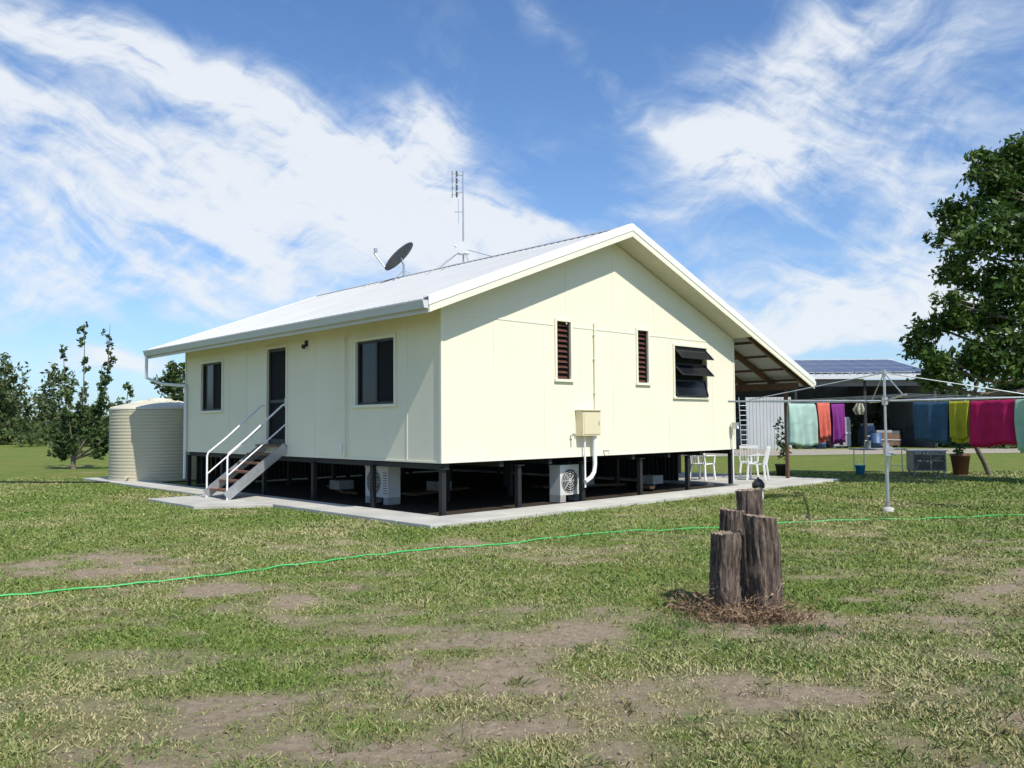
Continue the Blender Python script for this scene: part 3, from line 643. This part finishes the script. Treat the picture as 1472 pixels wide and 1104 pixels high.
bigmesh('dry_weeds',V,np.arange(len(V)).reshape(-1,4),[grassm],C_)
G0,G1=(.07,.14,.03),(.15,.22,.06)
parts=[blades(2.2,6.42,.32,.14,700,.02,.08,G0,G1,.003),blades(1.4,6.6,.3,.2,350,.02,.06,G0,G1,.003),blades(2.7,6.2,.3,.25,350,.02,.06,G0,G1,.003),blades(1.15,6.6,.3,.3,300,.02,.06,G0,G1,.003)]
for k in range(460):
    yy_=3.2*math.exp(random.random()*1.5); xx_=(random.random()-.5)*1.3*yy_
    if onpave(np.array(xx_),np.array(yy_)) : continue
    gg=random.random()
    parts.append(blades(xx_,yy_,.05+.16*random.random(),.05+.13*random.random(),int(35+50*random.random()),.012,.045+.035*random.random(),(.08+.08*gg,.15+.02*gg,.035+.03*gg),(.19+.12*gg,.25,.085+.03*gg),.0020+.0003*yy_,.9))
V=np.concatenate([p[0] for p in parts]); C_=np.concatenate([p[1] for p in parts])
bigmesh('grass_tufts',V,np.arange(len(V)).reshape(-1,4),[grassm],C_)
n=1300; yy=3.0*np.exp(rng.random(n)*1.6); xx=(rng.random(n)-.5)*1.4*yy; kp=~onpave(xx,yy); xx=xx[kp];yy=yy[kp];n=len(xx)
a=rng.random(n)*6.28; s_=.007+.013*rng.random(n); zz=gz(xx,yy)+.012
V=np.zeros((n,4,3)); ca,sa=np.cos(a)*s_,np.sin(a)*s_
V[:,0]=np.stack([xx-ca,yy-sa,zz],1);V[:,1]=np.stack([xx+sa*.4,yy-ca*.4,zz+.006],1);V[:,2]=np.stack([xx+ca,yy+sa,zz+.003],1);V[:,3]=np.stack([xx-sa*.4,yy+ca*.4,zz+.006],1)
t=rng.random((n,1)); bigmesh('leaf_litter',V.reshape(-1,3),np.arange(n*4).reshape(n,4),[grassm],np.repeat(np.array((.16,.11,.06))*(1-t)+np.array((.45,.36,.25))*t,4,0))
# ------------------------------------------------------------------ hoses
def smooth_path(pts,n=14):
    P_=[Vector(p) for p in pts]; o=[]
    for i in range(len(P_)-1):
        p0=P_[max(i-1,0)];p1=P_[i];p2=P_[i+1];p3=P_[min(i+2,len(P_)-1)]
        for k in range(n):
            t=k/n; o.append(.5*((2*p1)+(p2-p0)*t+(2*p0-5*p1+4*p2-p3)*t*t+(3*p1-p0-3*p2+p3)*t**3))
    o.append(P_[-1]); return o
hs=MB(); pts=smooth_path([(-7.5,6.6,.03),(-4.81,7.87,.03),(-2.8,9.2,.035),(-1.52,10.3,.035),(1.01,11.85,.035),(4.51,13.2,.035),(8.47,13.86,.035),(14,14.6,.03)],30)
pts=[Vector((p.x+.03*math.sin(i*.37),p.y+.05*math.sin(i*.21+1),(.019-.008*min(max((p.x+2)/2,0),1)+.005*math.sin(i*.9))+float(gz(np.array(p.x),np.array(p.y))))) for i,p in enumerate(pts)]
hs.tube(pts,.010,8); hs.build('garden_hose',mat('green_hose',(.05,.45,.10),.4,.05,5))
hs=MB(); hs.tube(smooth_path([(-11.3,23.4,.04),(-13,23.6,.04),(-17,24.2,.04),(-26,25,.04)]),.02,8); hs.build('irrigation_pipe',blk)
# ------------------------------------------------------------------ small items
bl=MB(); bl.lathe([(.085,0),(.10,.02),(.10,.22),(.09,.24)],20,0,(5.0,17.0)); bl.lathe([(.09,.24),(.125,.26),(.125,.34),(.07,.42),(.02,.44),(.001,.44)],20,1,(5.0,17.0)); bl.tube([(5.0,17.0,.42),(5.0,17.0,.47)],.02,8,1)
bl.build('garden_lantern',[mat('frosted_white',(.7,.7,.68),.5,.05,5),blk])
wp=mat('white_plastic',(.78,.78,.76),.4,.03,5)
def chair(u,v,rot):
    c=MB()
    for sx_ in (-1,1):
        c.beam((sx_*.24,-.22,0),(sx_*.21,-.19,.43),.05,.05); c.beam((sx_*.25,.25,0),(sx_*.2,.2,.43),.05,.05)
        c.beam((sx_*.22,.2,.43),(sx_*.22,.30,.86),.05,.035); c.beam((sx_*.26,-.2,.64),(sx_*.26,.26,.66),.06,.025); c.beam((sx_*.24,-.19,.43),(sx_*.26,-.2,.64),.05,.03)
    c.hexa([(-.23,-.23,.42),(.23,-.23,.42),(.2,.22,.40),(-.2,.22,.40)],[(-.23,-.23,.445),(.23,-.23,.445),(.2,.22,.425),(-.2,.22,.425)])
    for k in range(5): x_=-.15+k*.075; c.beam((x_,.22,.44),(x_*1.1,.30,.82),.045,.015)
    c.beam((-.24,.30,.85),(.24,.30,.85),.03,.08)
    ob=c.build('plastic_chair',wp,recenter=False,bevel=.008); ob.matrix_world=HM@Matrix.Translation((u,v,.058))@Matrix.Rotation(rot,4,'Z')
chair(10.9,.3,R(200)); chair(11.5,.9,R(120)); chair(10.3,3.2,R(170)); chair(10.0,1.4,R(90))
tb=MB(); tb.box(-.75,.75,-.35,.35,.70,.74,0)
for sx_ in (-.62,.62):
    for sy_ in (-.3,.3): tb.tube([(sx_,sy_,0),(sx_*.98,sy_,.70)],.016,8,1)
    tb.tube([(sx_,-.3,.2),(sx_,.3,.2)],.012,6,1)
t_=tb.build('folding_table',[mat('table_grey',(.30,.27,.23),.5,.1,6),galv],recenter=False,bevel=.005); t_.location=(11.3,25.8,0); t_.rotation_euler=(0,0,R(6))
it=MB(); it.lathe([(.09,0),(.1,.22),(.11,.24)],14,0,(0,0)); it.lathe([(.001,0),(.09,0)],14,0); t_=it.build('paint_tin',galv,recenter=False); t_.location=(11.0,25.8,.742)
bk=MB(); bk.lathe([(.001,.01),(.11,.01),(.145,.28),(.15,.28),(.15,.29),(.14,.29),(.105,.02)],20,0); bk.tube([(.145*math.cos(t),0,.28+.12*math.sin(t)) for t in np.linspace(0,math.pi,12)],.005,5,1)
t_=bk.build('bucket',[mat('blue_plastic',(.04,.30,.55),.4,.05,5),galv],recenter=False); t_.location=(10.25,24.6,0)
bq=MB(); bq.box(-.45,.45,-.28,.28,.16,.72,0); bq.box(-.41,.02,-.295,-.281,.2,.62,1); bq.box(.06,.41,-.295,-.281,.2,.62,1); bq.box(-.5,.5,-.33,.33,.722,.75,2)
for sx_ in (-.4,.4):
    for sy_ in (-.22,.22): bq.tube([(sx_,sy_,0),(sx_,sy_,.16)],.025,8,0)
for k in range(4): bq.tube([(-.36+k*.1,-.30,.67),(-.36+k*.1,-.33,.67)],.02,10,2)
bq.tube([(-.35,-.32,.45),(-.05,-.32,.45)],.01,6,2); bq.tube([(.12,-.32,.45),(.36,-.32,.45)],.01,6,2)
t_=bq.build('barbecue_cart',[mat('grey_enamel',(.24,.23,.21),.4,.3,5,metal=.3),mat('oven_door',(.05,.045,.04),.35,.4,4),galv],recenter=False,bevel=.006); t_.location=(11.85,23.9,0); t_.rotation_euler=(0,0,R(-8))
def pot(name,x,y,r,h,col):
    p_=MB(); p_.lathe([(.001,0),(r*.72,0),(r,h*.9),(r*1.06,h*.9),(r*1.06,h),(r*.94,h),(r*.9,h*.88),(.001,h*.86)],24,0); o=p_.build(name,mat(name+'_m',col,.7,.15,6),recenter=False); o.location=(x,y,0); return o
pot('flower_pot',7.95,24.6,.2,.34,(.02,.02,.022)); pot('flower_pot',13.1,24.4,.26,.6,(.16,.07,.035))
# ------------------------------------------------------------------ shed
shed=empty('farm_shed',Matrix.Translation((8.5,48,0)))
sw=mat('shed_cladding',(.46,.47,.47),.55,.06,1.0); sd=mat('shed_inside',(.16,.16,.165),.8,.2,1)
b_=MB(); LX=16.0; b_.box(0,LX,11.9,12,0,4.1,1); b_.box(0,.1,0,11.9,0,4.1,1); b_.box(LX-.1,LX,0,11.9,0,4.1,1); b_.build('walls',[sw,sd],shed)
b_=MB()
def shz(y): return 4.2+1.3*(1-abs(y-6)/6.4)
for (y0,y1) in ((-.4,6),(6,12.4)):
    b_.hexa([(-.3,y0,shz(y0)-.08),(LX+.3,y0,shz(y0)-.08),(LX+.3,y1,shz(y1)-.08),(-.3,y1,shz(y1)-.08)],[(-.3,y0,shz(y0)),(LX+.3,y0,shz(y0)),(LX+.3,y1,shz(y1)),(-.3,y1,shz(y1))],0)
xx_=-.2
while xx_<LX+.3: b_.hexa([(xx_,-.4,shz(-.4)+.001),(xx_+.06,-.4,shz(-.4)+.001),(xx_+.06,6,shz(6)+.001),(xx_,6,shz(6)+.001)],[(xx_,-.4,shz(-.4)+.04),(xx_+.06,-.4,shz(-.4)+.04),(xx_+.06,6,shz(6)+.04),(xx_,6,shz(6)+.04)],0); xx_+=.4
b_.box(-.35,LX+.35,-.5,-.41,shz(-.4)-.2,shz(-.4)+.02,0); b_.box(-.3,LX+.3,5.8,6.2,shz(6)+.02,shz(6)+.10,0)
b_.build('roof',[mat('shed_roof',(.60,.61,.61),.4,.04,1)],shed)
b_=MB()
for x0 in (0.05,3.9,7.8,11.8,15.8): b_.box(x0,x0+.15,-.05,.1,0,3.95,0)
x0=5.0
while x0<7.6: b_.box(x0,x0+.16,-.02,.03,0,3.0,1); b_.box(x0+.16,x0+.2,.0,.03,0,3.0,1); x0+=.2
b_.box(.2,15.8,-.03,.08,3.6,3.95,2)
b_.build('posts_and_cladding',[steel,sw,sd],shed)
pv=mat('solar_cell',(.012,.025,.09),.25,.15,2); pvf=mat('solar_frame',(.5,.5,.52),.4,.05,3,metal=.5)
b_=MB()
for i in range(8):
    for j in range(3):
        x0=6.9+i*1.12; y0=.1+j*1.85; y1=y0+1.78
        f=lambda yy,o: shz(yy)+o
        b_.hexa([(x0,y0,f(y0,.09)),(x0+1.06,y0,f(y0,.09)),(x0+1.06,y1,f(y1,.09)),(x0,y1,f(y1,.09))],[(x0,y0,f(y0,.125)),(x0+1.06,y0,f(y0,.125)),(x0+1.06,y1,f(y1,.125)),(x0,y1,f(y1,.125))],1)
        b_.quad([(x0+.03,y0+.03,f(y0+.03,.129)),(x0+1.03,y0+.03,f(y0+.03,.129)),(x0+1.03,y1-.03,f(y1-.03,.129)),(x0+.03,y1-.03,f(y1-.03,.129))],0)
b_.build('solar_panels',[pv,pvf],shed)
b_=MB()
rs_=random.Random(3)
for i in range(20):
    x0=5.2+i*.52+rs_.uniform(-.1,.1); y0=rs_.uniform(.6,4.5); w_=rs_.uniform(.4,1.1); dd_=.8; h_=rs_.uniform(.4,1.7); mm=rs_.choice((0,1,2,3))
    b_.box(x0,x0+w_,y0,y0+dd_,.12,h_,mm); b_.box(x0+.05,x0+w_-.05,y0+.05,y0+dd_-.05,h_+.002,h_+.14,rs_.choice((0,1))); b_.box(x0,x0+w_,y0-.04,y0-.001,h_*.5,h_*.56,1)
    for q_ in (x0+.03,x0+w_-.13): b_.box(q_,q_+.1,y0+.1,y0+dd_-.1,0,.12,1)
for x0 in (8.6,9.4,12.6): b_.lathe([(.001,0),(.29,0),(.29,.3),(.30,.31),(.29,.32),(.29,.88),(.001,.88)],18,2,(x0,.35))
b_.box(5.1,11.5,10.9,11.6,1.8,1.85,1); b_.box(5.1,11.5,10.9,11.6,2.6,2.65,1)
b_.build('stored_crates_and_drums',[mat('crate_grey',(.30,.31,.32),.7,.2,2),mat('crate_light',(.50,.50,.49),.6,.1,2),mat('drum_blue',(.05,.10,.22),.5,.1,2),mat('crate_rust',(.16,.09,.06),.7,.2,3)],shed)
b_=MB(); 
for sx_ in (0,.4): b_.tube([(sx_,0,0),(sx_,.35,3.0)],.03,8)
for k in range(10): b_.tube([(0,.03+k*.033,.28+k*.28),(.4,.03+k*.033,.28+k*.28)],.018,6)
o=b_.build('ladder',galv,recenter=False); o.location=(13.05,47.5,0)
# ------------------------------------------------------------------ vegetation
def leafcloud(centers,radii,per,size,c0,c1,sub=9,nmin=20):
    Vs=[];Cs=[]
    for (c,r) in zip(centers,radii):
        c=np.array(c,float); r=np.array(r if hasattr(r,'__len__') else (r,r,r*.8),float)
        n=max(nmin,int(per*(r[0]*r[1]*r[2])**(2/3)))
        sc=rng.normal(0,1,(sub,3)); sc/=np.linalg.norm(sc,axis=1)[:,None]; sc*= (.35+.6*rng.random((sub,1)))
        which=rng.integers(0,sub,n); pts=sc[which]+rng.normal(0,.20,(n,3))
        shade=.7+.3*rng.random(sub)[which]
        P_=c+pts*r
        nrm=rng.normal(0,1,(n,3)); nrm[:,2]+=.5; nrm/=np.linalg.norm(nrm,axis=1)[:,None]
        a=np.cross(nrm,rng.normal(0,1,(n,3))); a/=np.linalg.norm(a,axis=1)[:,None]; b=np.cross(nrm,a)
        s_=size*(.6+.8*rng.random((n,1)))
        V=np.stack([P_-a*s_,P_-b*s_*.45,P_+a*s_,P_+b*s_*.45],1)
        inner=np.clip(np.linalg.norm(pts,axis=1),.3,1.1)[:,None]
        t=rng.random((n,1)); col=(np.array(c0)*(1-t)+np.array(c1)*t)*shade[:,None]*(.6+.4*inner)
        Vs.append(V.reshape(-1,3)); Cs.append(np.repeat(col,4,0))
    return np.concatenate(Vs),np.concatenate(Cs)
treebark=mat('tree_bark',(.16,.13,.10),.9,.3,12,bump=.6,bscale=30)
def make_tree(name,base,trunk,clumps,per,size,c0,c1,r0,sub=9,twigs=5):
    e_=empty(name,Matrix.Translation(base)); mb=MB()
    tp=smooth_path(trunk,6); n=len(tp); mb.tube(tp,[r0*(1-.65*i/(n-1)) for i in range(n)],10)
    for (c,r) in clumps:
        c=Vector(c)
        tgt=max(range(n),key=lambda i:-( (tp[i]-c).length + (6 if tp[i].z>c.z-.15 else 0)+ (3 if tp[i].z<1.0 else 0)))
        s0=tp[tgt]; mid=(s0+c)/2+Vector((random.uniform(-.2,.2),random.uniform(-.2,.2),-.15*abs((c-s0).length)*.6))
        rr=max(.018,r0*(1-.65*tgt/(n-1))*.45)
        pth=smooth_path([s0,mid,c],5); mb.tube(pth,[rr*(1-.75*i/(len(pth)-1)) for i in range(len(pth))],7)
        R0=r if not hasattr(r,'__len__') else r[0]
        for k in range(twigs):
            dv=Vector((random.uniform(-1,1),random.uniform(-1,1),random.uniform(-.3,1))).normalized()*R0*.85
            mb.tube([c*.75+s0*.25,c+dv*.5,c+dv],[rr*.35,rr*.2,.006],5)
    mb.build('trunk_and_limbs',treebark,e_)
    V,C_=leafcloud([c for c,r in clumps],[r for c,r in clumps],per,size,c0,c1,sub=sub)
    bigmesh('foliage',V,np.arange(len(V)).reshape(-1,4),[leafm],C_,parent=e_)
    return e_
def px2(px,py,Y): return ((px-736)/1194.56*Y,1.6+(608-py)/1194.56*Y)
B0=(13.0,20.5,0)
cl=[]
for (px,py,dy,r) in [(1425,255,0,.7),(1470,235,.5,.8),(1400,305,.3,.7),(1380,350,-.3,.55),(1450,330,-.6,.9),(1420,400,.6,.7),(1475,420,-.4,.9),(1395,455,-.2,.65),(1345,465,.1,.55),(1350,520,-.3,.6),(1320,500,.4,.42),(1400,520,.5,.7),(1450,510,-.7,.85),
                     (1510,280,.2,1.0),(1540,380,-.3,1.2),(1530,480,.4,1.2),(1600,330,.3,1.0),(1610,450,-.5,1.1),(1560,540,0,1.0),(1380,395,1.0,.45),(1490,560,.8,.8),(1355,335,.6,.32),(1420,225,-.2,.35),(1500,210,0,.7),(1365,428,-.6,.3),(1340,545,.5,.4),(1430,450,.8,.7),(1460,280,1.0,.8)]:
    X,Z=px2(px,py+7,20.5+dy); cl.append(((X-B0[0],dy,Z),(r,r,r*.85)))
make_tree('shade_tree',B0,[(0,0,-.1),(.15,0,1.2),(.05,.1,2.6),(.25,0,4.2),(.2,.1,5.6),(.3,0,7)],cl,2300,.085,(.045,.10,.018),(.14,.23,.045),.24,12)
b_=MB(); b_.tube(smooth_path([(13.9,24.3,-.05),(13.75,24.3,.35),(13.45,24.2,.9),(13.35,24.2,1.8),(13.6,24.2,2.8)]),[.09-.0008*i for i in range(57)],8)
b_.build('leaning_trunk',treebark)
# young multi-stemmed tree at left : open, near-vertical leafy shoots
BS=(-16.6,31.5,0); yt=empty('young_tree',Matrix.Translation(BS)); mb=MB(); cl=[]
for (tx0,top,bx) in [(122,462,116),(156,460,127),(86,495,110),(143,520,120),(104,560,112),(187,548,130),(70,605,108),(176,600,128)]:
    X1,Z1=px2(tx0,top,31.5); Xb,_=px2(bx,650,31.5); X1-=BS[0]; Xb-=BS[0]; dy=random.uniform(-.4,.4)
    p0=Vector((0,0,.35)); p1=Vector((Xb+(X1-Xb)*.7,dy*.7,.35+(Z1-.35)*.42)); p2=Vector((X1,dy,Z1))
    pth=smooth_path([p0,p1,p2],10); mb.tube(pth,[.05*(1-.85*i/(len(pth)-1)) for i in range(len(pth))],6)
    for i,p in enumerate(pth[5:]):
        f=i/(len(pth)-6); r=.13*(1-f)+.10+random.uniform(-.03,.05)
        if random.random()<.15: continue
        cl.append(((p.x+random.uniform(-.10,.10),p.y+random.uniform(-.12,.12),p.z),(r,r,r*1.3)))
        if f<.45 and random.random()<.5: cl.append(((p.x+random.uniform(-.4,.4),p.y+random.uniform(-.4,.4),p.z-.1),(.18,.18,.2)))
mb.tube([(0,0,-.05),(0,0,.5)],[.1,.08],8); mb.build('stems',treebark,yt)
V,C_=leafcloud([c for c,r in cl],[r for c,r in cl],1500,.075,(.05,.10,.03),(.13,.20,.06),sub=5,nmin=30)
bigmesh('foliage',V,np.arange(len(V)).reshape(-1,4),[leafm],C_,parent=yt)
def belt(xs0,xs1,Y0,Y1,h0,h1,n,per,size,c0,c1,low=False):
    C_=[];R_=[]
    for i in range(n):
        X=xs0+(xs1-xs0)*random.random(); Y=Y0+(Y1-Y0)*random.random(); h=(h0+(h1-h0)*random.random()**1.8)*(.5+1.0*float(fbm(np.array(X*.09),np.array(3.3),3,3)))
        if low and X/Y>-.545: h*=.55
        w=random.uniform(.9,2.6)
        C_.append((X,Y,h*.66)); R_.append((w,w,h*.36)); C_.append((X+random.uniform(-1.5,1.5),Y-.8,h*.28)); R_.append((w*1.3,w,h*.30))
        C_.append((X+random.uniform(-.8,.8),Y,h*.92)); R_.append((w*.5,w*.5,h*.16))
    return leafcloud(C_,R_,per,size,c0,c1,sub=9)
c0_,c1_=(.07,.11,.035),(.18,.22,.085)
parts=[belt(-85,-22,76,98,3.6,8.6,150,75,.28,c0_,c1_,True),belt(-60,-20,66,74,1.5,3.5,40,90,.22,(.07,.12,.035),(.18,.24,.08),True),belt(-150,-80,70,95,4,8,35,80,.34,c0_,c1_)]
parts.append(belt(25,60,47,58,2.5,4.6,45,140,.20,(.04,.075,.024),(.10,.155,.05)))
parts.append(belt(60,120,50,80,4,8,40,100,.3,(.04,.08,.03),(.09,.14,.05)))
parts.append(belt(-20,25,95,110,5,7,40,80,.32,(.05,.09,.03),(.11,.15,.06)))
V=np.concatenate([p[0] for p in parts]); C_=np.concatenate([p[1] for p in parts])
bigmesh('distant_trees',V,np.arange(len(V)).reshape(-1,4),[leafm],C_)
cl=[]
for (px,py,r) in [(255,525,.8),(240,545,.8),(262,550,.9),(250,575,.9),(265,580,1.0)]:
    X,Z=px2(px,py,48); cl.append(((X+19.2,random.uniform(-.6,.6),Z),(r,r,r)))
make_tree('gum_tree',(-19.2,48,0),[(0,0,-.1),(.1,0,1.5),(0,0,3),(.1,0,4.2)],cl,600,.16,(.05,.09,.025),(.13,.18,.06),.15)
V,C_=leafcloud([(7.95,24.6,1.0),(7.9,24.6,1.45),(8.05,24.6,.7)],[(.22,.22,.3),(.15,.15,.25),(.25,.25,.2)],1400,.06,(.03,.08,.02),(.1,.18,.04))
bigmesh('potted_shrub',V,np.arange(len(V)).reshape(-1,4),[leafm],C_)
V,C_=leafcloud([(13.1,24.4,.8),(13.2,24.4,1.0)],[(.3,.3,.25),(.2,.2,.2)],1400,.06,(.03,.08,.02),(.1,.18,.04))
bigmesh('potted_shrub',V,np.arange(len(V)).reshape(-1,4),[leafm],C_)
print('done')
